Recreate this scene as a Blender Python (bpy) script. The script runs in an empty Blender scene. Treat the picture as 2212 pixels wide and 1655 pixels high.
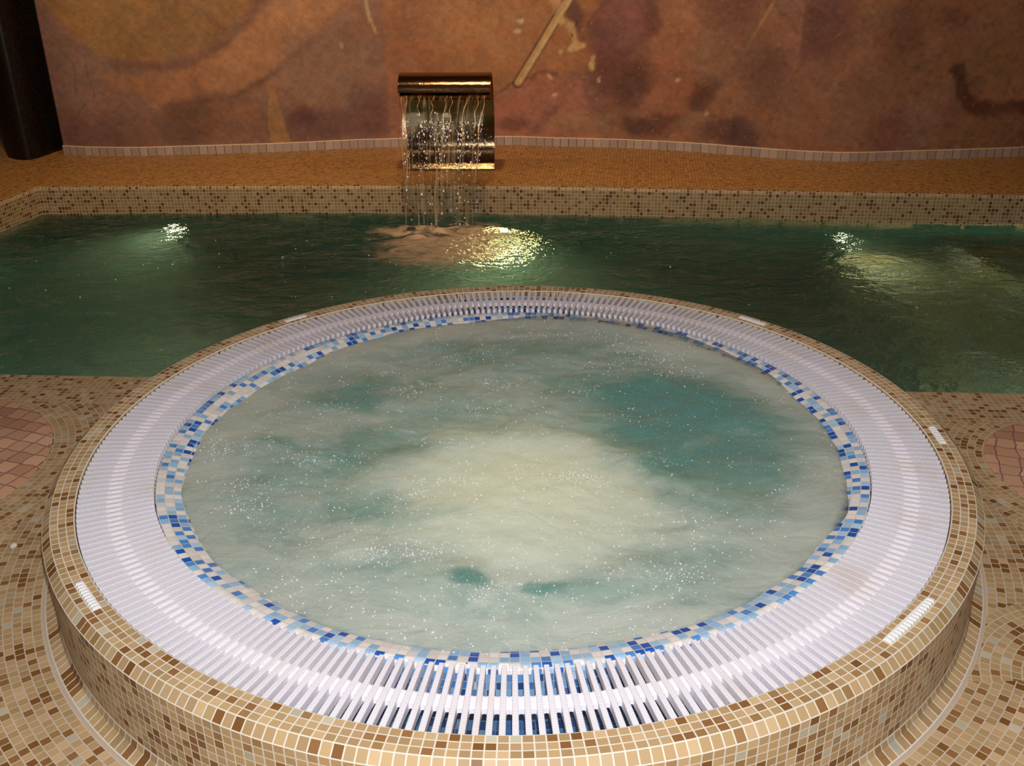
import bpy, bmesh, math, random
import numpy as np
from mathutils import Vector, Matrix
PI = math.pi
random.seed(7)
C = bpy.context.scene.collection
RIM = 0.235            # height of the spa rim over the deck (deck = 0)
PW = -0.185            # pool water level

# ------------------------------------------------------------------ helpers
def lin(c):
    return tuple(((v/255)/12.92 if v/255 <= .04045 else ((v/255+.055)/1.055)**2.4) for v in c) + (1.0,)

def mesh_obj(name, verts, faces, mat, parent=None, uvs=None, smooth=False):
    me = bpy.data.meshes.new(name)
    me.from_pydata([tuple(v) for v in verts], [], faces)
    if uvs is not None:                       # one uv per face corner
        l = me.uv_layers.new(name='UVMap')
        l.data.foreach_set('uv', np.asarray(uvs, dtype=np.float32).ravel())
    if smooth:
        me.polygons.foreach_set('use_smooth', [True]*len(me.polygons))
    me.update()
    o = bpy.data.objects.new(name, me)
    C.objects.link(o)
    if mat: me.materials.append(mat)
    if parent: o.parent = parent
    return o

def empty(name, loc, rz=0):
    o = bpy.data.objects.new(name, None)
    o.location = loc; o.rotation_euler = (0, 0, rz); o.empty_display_size = .1
    C.objects.link(o); return o

def tag(o, label=None, cat=None, group=None, kind=None):
    if label: o['label'] = label
    if cat: o['category'] = cat
    if group: o['group'] = group
    if kind: o['kind'] = kind
    return o

def revolve(name, profile, n, mat, parent=None, vs=None, ucount=None, a0=0.0, a1=2*PI, smooth=True, z0=0.0):
    """profile: (r,z) list; uv u = tile count round the ring, v = vs per profile point"""
    closed = abs(a1-a0-2*PI) < 1e-6
    m = n if closed else n+1
    verts, faces, uvs = [], [], []
    for r, z in profile:
        for i in range(m):
            a = a0+(a1-a0)*i/n
            verts.append((r*math.cos(a), r*math.sin(a), z+z0))
    vs = vs or list(range(len(profile)))
    uc = ucount or n
    for j in range(len(profile)-1):
        for i in range(n):
            i2 = (i+1) % m
            faces.append((j*m+i, j*m+i2, (j+1)*m+i2, (j+1)*m+i))
            u0, u1 = uc*i/n, uc*(i+1)/n
            uvs += [(u0, vs[j]), (u1, vs[j]), (u1, vs[j+1]), (u0, vs[j+1])]
    return mesh_obj(name, verts, faces, mat, parent, uvs, smooth)

def grid_faces(nr, nc):
    return [(j*nc+i, j*nc+i+1, (j+1)*nc+i+1, (j+1)*nc+i) for j in range(nr-1) for i in range(nc-1)]

def catmull(pts, per=12):
    P = [np.array(p, float) for p in pts]
    P = [2*P[0]-P[1]] + P + [2*P[-1]-P[-2]]
    out = []
    for k in range(1, len(P)-2):
        for q in range(per):
            t = q/per
            a, b, c, d = P[k-1], P[k], P[k+1], P[k+2]
            out.append(.5*((2*b)+(-a+c)*t+(2*a-5*b+4*c-d)*t*t+(-a+3*b-3*c+d)*t**3))
    out.append(P[-2])
    return np.array(out)

def resample(P, step):
    s = np.r_[0, np.cumsum(np.hypot(*np.diff(P, axis=0).T))]
    q = np.linspace(0, s[-1], max(2, int(round(s[-1]/step))+1))
    return np.c_[np.interp(q, s, P[:, 0]), np.interp(q, s, P[:, 1])], q

# numpy value noise
_rng = np.random.RandomState(3)
_tab = _rng.rand(256, 256)
def vnoise(x, y):
    xi = np.floor(x).astype(int); yi = np.floor(y).astype(int)
    fx = x-xi; fy = y-yi
    fx = fx*fx*(3-2*fx); fy = fy*fy*(3-2*fy)
    g = lambda a, b: _tab[a & 255, b & 255]
    return (g(xi, yi)*(1-fx)+g(xi+1, yi)*fx)*(1-fy)+(g(xi, yi+1)*(1-fx)+g(xi+1, yi+1)*fx)*fy
def fbm(x, y, o=4):
    s = 0; a = .5
    for k in range(o):
        s = s+a*vnoise(x*2**k+17*k, y*2**k+5*k); a *= .5
    return s/(1-.5**o)

# ------------------------------------------------------------------ materials
class NT:
    def __init__(self, name):
        self.m = bpy.data.materials.new(name); self.m.use_nodes = True
        self.t = self.m.node_tree; self.t.nodes.clear()
        self.out = self.n('ShaderNodeOutputMaterial')
    def n(self, typ, **kw):
        x = self.t.nodes.new(typ)
        for k, v in kw.items(): setattr(x, k, v)
        return x
    def link(self, a, b): self.t.links.new(a, b)
    def put(self, sock, v):
        if isinstance(v, bpy.types.NodeSocket): self.link(v, sock)
        elif v is not None: sock.default_value = v
    def math(self, op, a, b=None, c=None, clamp=False):
        x = self.n('ShaderNodeMath', operation=op); x.use_clamp = clamp
        for i, v in enumerate((a, b, c)):
            if v is not None: self.put(x.inputs[i], v)
        return x.outputs[0]
    def vmath(self, op, a, b=None):
        x = self.n('ShaderNodeVectorMath', operation=op)
        self.put(x.inputs[0], a)
        if b is not None: self.put(x.inputs[1], b)
        return x.outputs['Value'] if op in ('LENGTH', 'DISTANCE', 'DOT_PRODUCT') else x.outputs[0]
    def xyz(self, v):
        x = self.n('ShaderNodeSeparateXYZ'); self.link(v, x.inputs[0]); return x.outputs
    def comb(self, a, b, c=0.0):
        x = self.n('ShaderNodeCombineXYZ')
        for i, v in enumerate((a, b, c)): self.put(x.inputs[i], v)
        return x.outputs[0]
    def mixv(self, f, a, b):
        x = self.n('ShaderNodeMix', data_type='VECTOR'); self.put(x.inputs[0], f); self.put(x.inputs[4], a); self.put(x.inputs[5], b)
        return x.outputs[1]
    def mixc(self, f, a, b, blend='MIX'):
        x = self.n('ShaderNodeMix', data_type='RGBA', blend_type=blend); self.put(x.inputs[0], f); self.put(x.inputs[6], a); self.put(x.inputs[7], b)
        return x.outputs[2]
    def ramp(self, f, stops, interp='LINEAR'):
        x = self.n('ShaderNodeValToRGB'); self.link(f, x.inputs[0]); cr = x.color_ramp; cr.interpolation = interp
        while len(cr.elements) < len(stops): cr.elements.new(.5)
        for e, (p, c) in zip(cr.elements, stops):
            e.position = p; e.color = c if len(c) == 4 else (*c, 1)
        return x.outputs[0]
    def noise(self, vec, scale, detail=3, rough=.5, dist=0.0, dim='3D', out='Fac'):
        x = self.n('ShaderNodeTexNoise', noise_dimensions=dim)
        if vec is not None: self.link(vec, x.inputs['Vector'])
        x.inputs['Scale'].default_value = scale; x.inputs['Detail'].default_value = detail
        x.inputs['Roughness'].default_value = rough; x.inputs['Distortion'].default_value = dist
        return x.outputs[out]
    def sstep(self, v, a, b):
        x = self.n('ShaderNodeMapRange', interpolation_type='SMOOTHSTEP'); self.put(x.inputs[0], v)
        self.put(x.inputs[1], a); self.put(x.inputs[2], b); return x.outputs[0]
    def bump(self, h, strength=.3, dist=.002, normal=None):
        x = self.n('ShaderNodeBump'); self.put(x.inputs['Height'], h)
        x.inputs['Strength'].default_value = strength; x.inputs['Distance'].default_value = dist
        if normal is not None: self.link(normal, x.inputs['Normal'])
        return x.outputs[0]
    def bsdf(self, color=None, rough=.5, metallic=0.0, normal=None, spec=.5, **kw):
        x = self.n('ShaderNodeBsdfPrincipled')
        self.put(x.inputs['Base Color'], color); self.put(x.inputs['Roughness'], rough)
        self.put(x.inputs['Metallic'], metallic); self.put(x.inputs['Specular IOR Level'], spec)
        if normal is not None: self.link(normal, x.inputs['Normal'])
        for k, v in kw.items(): self.put(x.inputs[k.replace('_', ' ')], v)
        return x.outputs[0]
    def mixs(self, f, a, b):
        x = self.n('ShaderNodeMixShader'); self.put(x.inputs[0], f); self.link(a, x.inputs[1]); self.link(b, x.inputs[2]); return x.outputs[0]
    def done(self, s, vol=None):
        self.link(s, self.out.inputs['Surface'])
        if vol is not None: self.link(vol, self.out.inputs['Volume'])
        return self.m

def mosaic_surface(k, uv, palette, grout, gap=.055, rough=.36, seed=0.0, speck=.25, warp=0.0, bump=.25):
    if warp:
        nz = k.noise(uv, .9, 2, dim='2D', out='Color')
        off = k.vmath('MULTIPLY', k.vmath('SUBTRACT', nz, (.5, .5, .5)), (warp, warp, 0))
        uv = k.vmath('ADD', uv, off)
    cell = k.vmath('FLOOR', uv); fr = k.vmath('FRACTION', uv)
    wn = k.n('ShaderNodeTexWhiteNoise', noise_dimensions='3D')
    k.link(k.vmath('ADD', cell, (seed, seed*1.7, seed*.3)), wn.inputs[0])
    col = k.ramp(wn.outputs['Value'], palette, 'CONSTANT')
    wn2 = k.n('ShaderNodeTexWhiteNoise', noise_dimensions='3D')
    k.link(k.vmath('ADD', cell, (seed+11.3, 4.1, 2.2)), wn2.inputs[0])
    b = k.math('MULTIPLY_ADD', wn2.outputs['Value'], .24, .88)
    if speck:
        sp = k.noise(k.vmath('MULTIPLY', uv, (22, 22, 22)), 1.0, 2, .7)
        b = k.math('MULTIPLY', b, k.math('MULTIPLY_ADD', sp, speck*2, 1-speck))
    hsv = k.n('ShaderNodeHueSaturation'); k.link(col, hsv.inputs['Color']); k.link(b, hsv.inputs['Value'])
    f = k.xyz(fr)
    d = k.math('MAXIMUM', k.math('ABSOLUTE', k.math('SUBTRACT', f[0], .5)), k.math('ABSOLUTE', k.math('SUBTRACT', f[1], .5)))
    g = k.sstep(d, .5-gap-.02, .5-gap+.02)
    col = k.mixc(g, hsv.outputs[0], grout)
    r = k.math('MULTIPLY_ADD', g, .6, rough)
    nm = k.bump(k.math('SUBTRACT', 1.0, g), bump, .001)
    return k.bsdf(col, r, normal=nm, spec=.35), g

TAN = [(0, lin((190, 158, 112))), (.42, lin((180, 147, 102))), (.66, lin((200, 169, 125))), (.78, lin((146, 102, 58))), (.87, lin((132, 88, 44))), (.93, lin((158, 120, 74))), (.965, lin((192, 183, 156)))]
GROUT = lin((228, 218, 198))
def mosaic_uv(name, palette=TAN, grout=GROUT, **kw):
    k = NT(name)
    uv = k.n('ShaderNodeUVMap').outputs[0]
    s, _ = mosaic_surface(k, uv, palette, grout, **kw)
    return k.done(s)

M = {}
M['tan'] = mosaic_uv('tan_mosaic', rough=.52, gap=.066)
LEDGE = [(0, lin((158, 116, 64))), (.45, lin((148, 106, 56))), (.72, lin((168, 124, 72))), (.88, lin((128, 86, 42)))]
M['ledge'] = mosaic_uv('ledge_mosaic', LEDGE, lin((118, 82, 44)), seed=5.0, gap=.07)
WALLT = [(0, lin((168, 140, 92))), (.4, lin((158, 132, 88))), (.70, lin((176, 150, 108))), (.80, lin((112, 66, 32))), (.92, lin((134, 88, 48)))]
M['poolwall'] = mosaic_uv('pool_wall_mosaic', WALLT, lin((205, 192, 160)), gap=.07, seed=9.0)
BLUE = [(0, lin((236, 232, 226))), (.40, lin((150, 196, 232))), (.62, lin((176, 212, 238))), (.74, lin((84, 146, 214))), (.88, lin((40, 96, 184)))]
M['blue'] = mosaic_uv('blue_mosaic', BLUE, lin((222, 208, 190)), gap=.05, rough=.12, seed=2.0, speck=.08)
GUT = [(0, lin((130, 176, 214))), (.3, lin((76, 124, 184))), (.55, lin((50, 84, 136))), (.75, lin((96, 150, 206))), (.9, lin((196, 214, 228)))]
M['gutter'] = mosaic_uv('gutter_mosaic', GUT, lin((170, 180, 190)), gap=.05, rough=.05, seed=4.0, speck=.1)
M['dark'] = mosaic_uv('dark_mosaic', [(0, lin((24, 13, 9))), (.5, lin((17, 9, 7))), (.85, lin((34, 18, 10)))], lin((9, 6, 5)), rough=.35, seed=8.0)
M['basin'] = mosaic_uv('pool_basin_mosaic', [(0, lin((24, 92, 74))), (.4, lin((20, 78, 62))), (.75, lin((30, 104, 92)))], lin((60, 112, 96)), rough=.3, seed=6.0)
M['steps'] = mosaic_uv('step_mosaic_caustics', [(0, lin((150, 140, 92))), (.4, lin((128, 120, 80))), (.6, lin((104, 100, 66))), (.74, lin((168, 162, 118))), (.86, lin((150, 176, 170))), (.93, lin((214, 226, 226)))], lin((96, 92, 66)), rough=.3, seed=13.0, warp=.6)  # olive mosaic; the pale blue-white tiles paint caustic glints into the colour

def plain(name, col, rough=.5, metallic=0.0, **kw):
    k = NT(name); return k.done(k.bsdf(lin(col), rough, metallic, **kw))
M['white_plastic'] = plain('white_ribbed_ceramic', (240, 238, 234), .35)
M['chip'] = plain('white_plaster', (226, 214, 200), .7)
M['leaf'] = plain('dark_leaf', (88, 40, 34), .7)
M['ceil'] = plain('ceiling_paint', (120, 96, 74), .8)
M['darkwall'] = plain('dark_wall_paint', (30, 26, 24), .8)
M['grate_ring'] = plain('grate_plastic', (238, 232, 236), .6, spec=.2)

# ------------------------------------------------------------------ deck material (rings round the spa, round the discs, straight by the pool)
DISC_L, RL = (-2.062, .225), .543
DISC_R, RR = (1.847, .123), .348
FAN, RF = (1.37, -.87), .36
LP0, LP1 = Vector((-1.980, .956)), Vector((1.852, .676))     # near edge of the pool
ld = (LP1-LP0).normalized(); ln = Vector((-ld.y, ld.x))      # ln points to the pool
def deck_material():
    k = NT('deck_mosaic')
    P = k.n('ShaderNodeTexCoord').outputs['Object']
    T = .0222
    def ring(c, r0):
        q = k.vmath('SUBTRACT', P, (c[0], c[1], 0))
        s = k.xyz(q)
        r = k.math('SQRT', k.math('ADD', k.math('MULTIPLY', s[0], s[0]), k.math('MULTIPLY', s[1], s[1])))
        v = k.math('DIVIDE', k.math('SUBTRACT', r, r0), T)
        cnt = k.math('ROUND', k.math('MULTIPLY', k.math('MULTIPLY_ADD', k.math('ADD', k.math('FLOOR', v), .5), T, r0), 2*PI/T))
        u = k.math('MULTIPLY', k.math('DIVIDE', k.math('ARCTAN2', s[1], s[0]), 2*PI), cnt)
        return r, k.comb(u, v, c[0]*10)
    rt, uvt = ring((0, 0), 1.305)
    rl, uvl = ring(DISC_L, RL+.006)
    rr, uvr = ring(DISC_R, RR+.006)
    rf, uvf = ring(FAN, RF-40*T)
    q = k.vmath('SUBTRACT', P, (LP0.x, LP0.y, 0))
    sv = k.vmath('DOT_PRODUCT', q, (-ln.x, -ln.y, 0)); su = k.vmath('DOT_PRODUCT', q, (ld.x, ld.y, 0))
    uvs = k.comb(k.math('DIVIDE', su, T), k.math('DIVIDE', sv, T), 77)
    dt = k.math('SUBTRACT', rt, 1.29)
    dl = k.math('SUBTRACT', rl, RL); dr = k.math('SUBTRACT', rr, RR)
    y = k.xyz(P)[1]
    infan = k.math('MULTIPLY', k.math('LESS_THAN', rf, RF), k.math('GREATER_THAN', y, -.80))
    inl = k.math('MULTIPLY', k.math('LESS_THAN', dl, dt), k.math('LESS_THAN', dl, .4))
    inr = k.math('MULTIPLY', k.math('LESS_THAN', dr, dt), k.math('LESS_THAN', dr, .26))
    ins = k.math('LESS_THAN', sv, T*10.5)
    v = k.mixv(infan, uvt, uvf); v = k.mixv(inl, v, uvl); v = k.mixv(inr, v, uvr); v = k.mixv(ins, v, uvs)
    seam = k.math('LESS_THAN', k.math('ABSOLUTE', k.math('SUBTRACT', rt, 1.297)), .007)
    s, g = mosaic_surface(k, v, TAN, lin((206, 188, 164)), gap=.06, rough=.4, seed=1.0)
    s2 = k.bsdf(lin((196, 176, 152)), .8)
    return k.done(k.mixs(seam, s, s2))
M['deck'] = deck_material()

def disc_material():
    k = NT('terracotta_paving')
    P = k.n('ShaderNodeTexCoord').outputs['Object']
    v = k.vmath('MULTIPLY', P, (1/.062, 1/.062, 0))
    r = k.n('ShaderNodeVectorRotate', rotation_type='Z_AXIS'); k.link(v, r.inputs[0]); r.inputs['Angle'].default_value = .35
    s, g = mosaic_surface(k, r.outputs[0], [(0, lin((206, 160, 126))), (.35, lin((196, 148, 114))), (.6, lin((214, 170, 136))), (.85, lin((190, 144, 116)))], lin((134, 98, 94)), gap=.035, rough=.6, seed=21.0, speck=.3, warp=.34, bump=.6)
    return k.done(s)
M['disc'] = disc_material()

# ------------------------------------------------------------------ deck
def deck():
    a = 1.293
    # intersections of the pool edge line with the spa circle
    d0 = (-LP0).dot(ld); foot = LP0+ld*d0; h = math.sqrt(a*a-foot.length_squared)
    pl_, pr_ = foot-ld*h, foot+ld*h
    al = math.atan2(pl_.y, pl_.x); ar = math.atan2(pr_.y, pr_.x)
    if al > 0: al -= 2*PI
    far_l = LP0+ld*(-2.6); far_r = LP0+ld*7.2
    corners = [Vector((far_r.x, far_r.y)), Vector((far_r.x, -3.6)), Vector((far_l.x, -3.6)), Vector((far_l.x, far_l.y))]
    segs = [(pr_, corners[0])]+list(zip(corners[:-1], corners[1:]))+[(corners[-1], pl_)]
    def reach(t):                       # where the ray at angle t leaves the deck
        d = Vector((math.cos(t), math.sin(t))); best = a
        for p, q in segs:
            e = q-p; den = d.x*e.y-d.y*e.x
            if abs(den) < 1e-9: continue
            k_ = (p.x*e.y-p.y*e.x)/den; w = (p.x*d.y-p.y*d.x)/den
            if k_ > 0 and -1e-6 <= w <= 1+1e-6: best = max(best, k_)
        return d*best
    angs = [ar+(al-ar)*i/160 for i in range(161)]
    for c_ in corners:
        t = math.atan2(c_.y, c_.x)
        while t > ar: t -= 2*PI
        while t < al: t += 2*PI
        if al < t < ar: angs.append(t)
    angs = sorted(set(angs), reverse=True)
    bm = bmesh.new(); prev = None
    for i, t in enumerate(angs):
        inn = Vector((a*math.cos(t), a*math.sin(t)))
        out_ = reach(t) if 0 < i < len(angs)-1 else inn
        cur = [bm.verts.new((*inn, 0)), bm.verts.new((*out_, 0)), bm.verts.new((*out_, -.12)), bm.verts.new((*inn, -.12))]
        if prev:
            bm.faces.new((prev[0], cur[0], cur[1], prev[1])); bm.faces.new((prev[1], cur[1], cur[2], prev[2])); bm.faces.new((prev[0], prev[3], cur[3], cur[0]))
        prev = cur
    bmesh.ops.remove_doubles(bm, verts=bm.verts, dist=1e-6)
    bmesh.ops.recalc_face_normals(bm, faces=bm.faces)
    me = bpy.data.meshes.new('floor'); bm.to_mesh(me); bm.free(); me.materials.append(M['deck'])
    o = bpy.data.objects.new('floor', me); C.objects.link(o); tag(o, kind='structure')
    return pl_, pr_, al, ar
PLI, PRI, AL, AR = deck()

def disc(name, c, r, label):
    prof = [(0.0001, .003), (r-.006, .003), (r, .0005)]
    o = revolve(name, prof, 96, M['disc'])
    o.location = (c[0], c[1], 0)
    return tag(o, label, 'paving', 'terracotta paving circles')
disc('paving_circle', DISC_L, RL, 'larger terracotta stone paving circle set in the deck left of the spa')
disc('paving_circle', DISC_R, RR, 'smaller terracotta stone paving circle set in the deck right of the spa')

# ------------------------------------------------------------------ hot tub
tub = empty('hot_tub', (0, 0, 0))
tag(tub, 'round raised hot tub clad in tan mosaic with a blue and white tile band', 'hot tub')
NT_ = 338
prof = [(1.182, -.03), (1.182, -.002), (1.184, 0), (1.2401, 0), (1.262, -.0185), (1.262, -.205), (1.268, -.220), (1.296, -.2338)]
vs = [-1.2, -.02, 0, 3, 4, 13, 13.35, 14]
revolve('tiled_surround', prof, NT_, M['tan'], tub, vs=vs, smooth=False, z0=RIM)
# behind the deck the surround goes on down into the pool
back = [(1.262, -.205), (1.262, -1.55)]
revolve('pool_side_wall', back, 160, M['basin'], tub, vs=[13, 74], ucount=160, a0=AR-.05, a1=AL+2*PI+.05, smooth=True, z0=RIM)
# weir ring of blue and white tiles between grate and water
ringp = [(.990, -.13), (.9905, -.020), (.988, -.0165), (.966, -.020), (.944, -.026), (.922, -.033), (.900, -.042), (.884, -.058), (.878, -.09), (.876, -.13)]
revolve('blue_tile_band', ringp, 282, M['blue'], tub, vs=[-5, -.15, 0, 1, 2, 3, 4, 5, 6, 7.4], smooth=True, z0=RIM)
revolve('basin', [(.876, -.13), (.86, -.45), (.55, -.47), (.53, -.85), (.0005, -.87)], 96, M['blue'], tub, vs=[8, 22, 36, 52, 70], ucount=270, z0=RIM)
revolve('overflow_channel', [(.9905, -.03), (.9905, -.13), (1.181, -.14), (1.1815, -.028)], 320, M['gutter'], tub, vs=[0, 5, 13, 18], smooth=False, z0=RIM)

def channel_water():
    k = NT('channel_water'); P = k.n('ShaderNodeTexCoord').outputs['Object']
    nm = k.bump(k.noise(P, 38, 4, .6, .5), 1.0, .012)
    g = k.n('ShaderNodeBsdfGlossy'); g.inputs['Roughness'].default_value = .06; k.link(nm, g.inputs['Normal'])
    t = k.n('ShaderNodeBsdfTransparent'); t.inputs[0].default_value = (.62, .72, .78, 1)
    m = k.done(k.mixs(.22, t.outputs[0], g.outputs[0]))
    o = revolve('channel_water', [(.991, -.098), (1.06, -.094), (1.12, -.097), (1.181, -.094)], 200, m, tub, z0=RIM)
    o['label'] = 'overflow water running under the grate'
channel_water()

def insert(a0, a1):
    """a strip of white ribbed tile pieces let into the middle row of the rim"""
    V, Fc = [], []
    n = max(4, round((a1-a0)*1.21/.0125))
    def box(aa, ab, r0, r1, z0, z1, ins):
        b = len(V)
        for (z, e) in ((z0, 0), (z1, ins)):
            da = e/1.21
            for (a, r) in ((aa+da, r0+e), (ab-da, r0+e), (ab-da, r1-e), (aa+da, r1-e)):
                V.append((r*math.cos(a), r*math.sin(a), z+RIM))
        Fc.extend([(b+4, b+5, b+6, b+7), (b, b+1, b+5, b+4), (b+1, b+2, b+6, b+5), (b+2, b+3, b+7, b+6), (b+3, b, b+4, b+7), (b+3, b+2, b+1, b)])
    box(a0, a1, 1.2005, 1.2225, -.004, .0012, .0004)
    for i in range(n):
        w = (a1-a0)/n
        box(a0+w*(i+.08), a0+w*(i+.92), 1.2025, 1.2205, .0012, .0060, .0022)
    return mesh_obj('ribbed_insert', V, Fc, M['white_plastic'], tub)
for i, (a, b) in enumerate([(-144.2, -138.4), (129.4, 133.6), (40.6, 45.8), (-5.2, -.6), (-51.0, -41.6)]):
    o = insert(math.radians(a), math.radians(b))
    o['label'] = 'white ribbed strip let into the tan rim'

# ------------------------------------------------------------------ overflow grate
def slat_material():
    k = NT('white_grate_plastic')
    uv = k.n('ShaderNodeUVMap').outputs[0]
    v = k.xyz(uv)[1]
    w = k.math('SINE', k.math('MULTIPLY', v, 2*PI/.0042))
    rib = k.math('MULTIPLY_ADD', w, .5, .5)
    nm = k.bump(rib, .45, .0012)
    dirt = k.noise(k.n('ShaderNodeTexCoord').outputs['Object'], 5, 4)
    col = k.mixc(k.sstep(dirt, .5, .8), lin((238, 232, 236)), lin((228, 216, 208)))
    return k.done(k.bsdf(col, .5, normal=nm, spec=.3))
M['slat'] = slat_material()
grate = empty('overflow_grate', (0, 0, RIM))
tag(grate, 'white ribbed plastic overflow grate circling the hot tub between rim and blue tiles', 'grate')
def make_grate(n=296):
    V, Fc, UV = [], [], []
    rs = [.9925, 1.02, 1.045, 1.062, 1.072, 1.09, 1.108, 1.118, 1.135, 1.155, 1.1795]
    def bulge(r): return .0045*math.exp(-((r-1.09)/.022)**2)
    zt, zb = -.0045, -.026
    for i in range(n):
        a = 2*PI*i/n; ca, sa = math.cos(a), math.sin(a)
        b = len(V)
        for r in rs:
            wt = .0054+.0010*(r-.99)/.19; wb = .0052+bulge(r)*.7
            for (t, z) in ((-wt, zt-.001), (-wt+.0012, zt), (wt-.0012, zt), (wt, zt-.001), (wt, zt-.006), (wb, zb), (-wb, zb), (-wt, zt-.006)):
                V.append((r*ca-t*sa, r*sa+t*ca, z))
        m = 8
        for j in range(len(rs)-1):
            for q in range(m):
                q2 = (q+1) % m
                Fc.append((b+j*m+q, b+j*m+q2, b+(j+1)*m+q2, b+(j+1)*m+q))
                UV += [(i+q, rs[j]), (i+q+1, rs[j]), (i+q+1, rs[j+1]), (i+q, rs[j+1])]
        e = len(rs)-1
        Fc.append(tuple(b+q for q in range(m-1, -1, -1))); UV += [(i, 0)]*m
        Fc.append(tuple(b+e*m+q for q in range(m))); UV += [(i, 0)]*m
    mesh_obj('slats', V, Fc, M['slat'], grate, UV)
    # boss links that join neighbouring slats half way along, and the seat the slats rest on
    V, Fc = [], []
    for i in range(n):
        a = 2*PI*(i+.5)/n; ca, sa = math.cos(a), math.sin(a)
        b = len(V)
        for (r, z) in ((1.072, zb+.004), (1.0735, zt-.0062), (1.077, zt-.0050), (1.103, zt-.0050), (1.1065, zt-.0062), (1.108, zb+.004)):
            wd = PI/n*r*.98
            for t in (-wd, 0, wd):
                bow = 0 if t == 0 else (-.004 if r < 1.09 else .004)
                V.append(((r+bow)*ca-t*sa, (r+bow)*sa+t*ca, z))
        for j in range(5):
            for q in range(2):
                Fc.append((b+j*3+q, b+j*3+q+1, b+(j+1)*3+q+1, b+(j+1)*3+q))
        Fc.append((b, b+1, b+2, b+17, b+16, b+15))
    mesh_obj('slat_links', V, Fc, M['grate_ring'], grate, smooth=False)
make_grate()

# ------------------------------------------------------------------ water in the tub
BOIL = (.02, -.36)
def tub_water_material():
    k = NT('spa_water')
    P = k.n('ShaderNodeTexCoord').outputs['Object']
    s = k.xyz(P); x, y = s[0], s[1]
    flat = k.comb(x, y, 0)
    # slow swirl
    wob = k.noise(flat, 2.6, 3, .55, out='Color')
    Pw = k.vmath('ADD', flat, k.vmath('MULTIPLY', k.vmath('SUBTRACT', wob, (.5, .5, .5)), (.34, .24, 0)))
    n1 = k.noise(k.vmath('MULTIPLY', Pw, (1.3, 2.5, 1)), 2.0, 6, .58, .5)
    n2 = k.noise(k.vmath('MULTIPLY', Pw, (3.2, 5.5, 1)), 3.6, 5, .62, .9)
    r = k.vmath('LENGTH', flat)
    def blob(cx, cy, sx, sy, w=1.0):
        q = k.vmath('MULTIPLY', k.vmath('SUBTRACT', Pw, (cx, cy, 0)), (1/sx, 1/sy, 0))
        d = k.vmath('LENGTH', q)
        return k.math('MULTIPLY', k.math('SUBTRACT', 1.0, k.sstep(d, .25, 1.15)), w)
    f = k.math('MULTIPLY_ADD', n1, .80, .12)
    f = k.math('ADD', f, k.math('MULTIPLY', k.math('SUBTRACT', n2, .5), .34))
    f = k.math('ADD', f, blob(BOIL[0], BOIL[1]+.06, .52, .42, .46))
    for a in ((.53, .02, .36, .42, -.40), (.42, .32, .34, .18, -.16), (-.36, .0, .22, .15, -.20), (-.34, -.34, .26, .10, -.24), (-.12, -.66, .08, .045, -.36), (.07, -.70, .10, .03, -.34), (-.06, .62, .36, .16, -.12), (-.5, .32, .16, .16, -.14)):
        f = k.math('ADD', f, blob(*a))
    f = k.math('ADD', f, blob(-.02, -.55, .10, .06, .35))
    f = k.math('ADD', f, k.math('MULTIPLY', k.sstep(r, .7, .93), .18))
    foam = k.sstep(f, .12, .86)
    col = k.ramp(foam, [(0, lin((98, 148, 142))), (.3, lin((134, 164, 153))), (.55, lin((166, 183, 176))), (.8, lin((190, 200, 192))), (1, lin((208, 212, 204)))])
    fine = k.noise(P, 160, 2, .7)
    col = k.mixc(k.math('MULTIPLY', k.sstep(fine, .55, .75), .28), col, lin((240, 238, 230)))
    hw = k.math('ADD', k.math('MULTIPLY', k.noise(Pw, 16, 4, .6, .6), 1.0), k.math('MULTIPLY', k.noise(P, 60, 2, .6), .25))
    nm = k.bump(hw, .5, .01)
    body = k.bsdf(col, .16, normal=nm, spec=.5)
    tr = k.n('ShaderNodeBsdfTranslucent'); k.put(tr.inputs[0], k.mixc(foam, lin((150, 190, 160)), lin((240, 240, 205)))); 
    body = k.mixs(k.math('MULTIPLY_ADD', foam, .18, .14), body, tr.outputs[0])
    # thin clear water over the tile band
    tp = k.n('ShaderNodeBsdfTransparent'); tp.inputs[0].default_value = (.88, .95, .98, 1)
    gl = k.n('ShaderNodeBsdfGlossy'); gl.inputs['Roughness'].default_value = .05; k.link(nm, gl.inputs['Normal'])
    fr = k.n('ShaderNodeFresnel'); fr.inputs[0].default_value = 1.33; k.link(nm, fr.inputs['Normal'])
    clear = k.mixs(k.math('ADD', fr.outputs[0], .02), tp.outputs[0], gl.outputs[0])
    edge = k.math('ADD', r, k.math('MULTIPLY', k.math('SUBTRACT', n2, .5), .05))
    return k.done(k.mixs(k.sstep(edge, .912, .945), body, clear))
M['spa'] = tub_water_material()
def level(x, y):
    a = np.arctan2(y, x)
    return RIM-.034+.020*np.exp(-((a-1.12)/.50)**2)*np.clip(np.hypot(x, y)/.9, 0, 1)**2
def tub_height(x, y):
    r = np.hypot(x, y)
    h = (fbm(x*3.1+9, y*3.6+4, 4)-.5)*.034+(fbm(x*11+3, y*12+8, 3)-.5)*.012
    h = h*np.clip((1.02-r)/.25, .12, 1)
    d = np.hypot((x-BOIL[0])/1.25, y-BOIL[1])
    h = h+.028*np.exp(-(d/.22)**2)+.010*np.exp(-((d-.36)/.06)**2)
    return h
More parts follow.
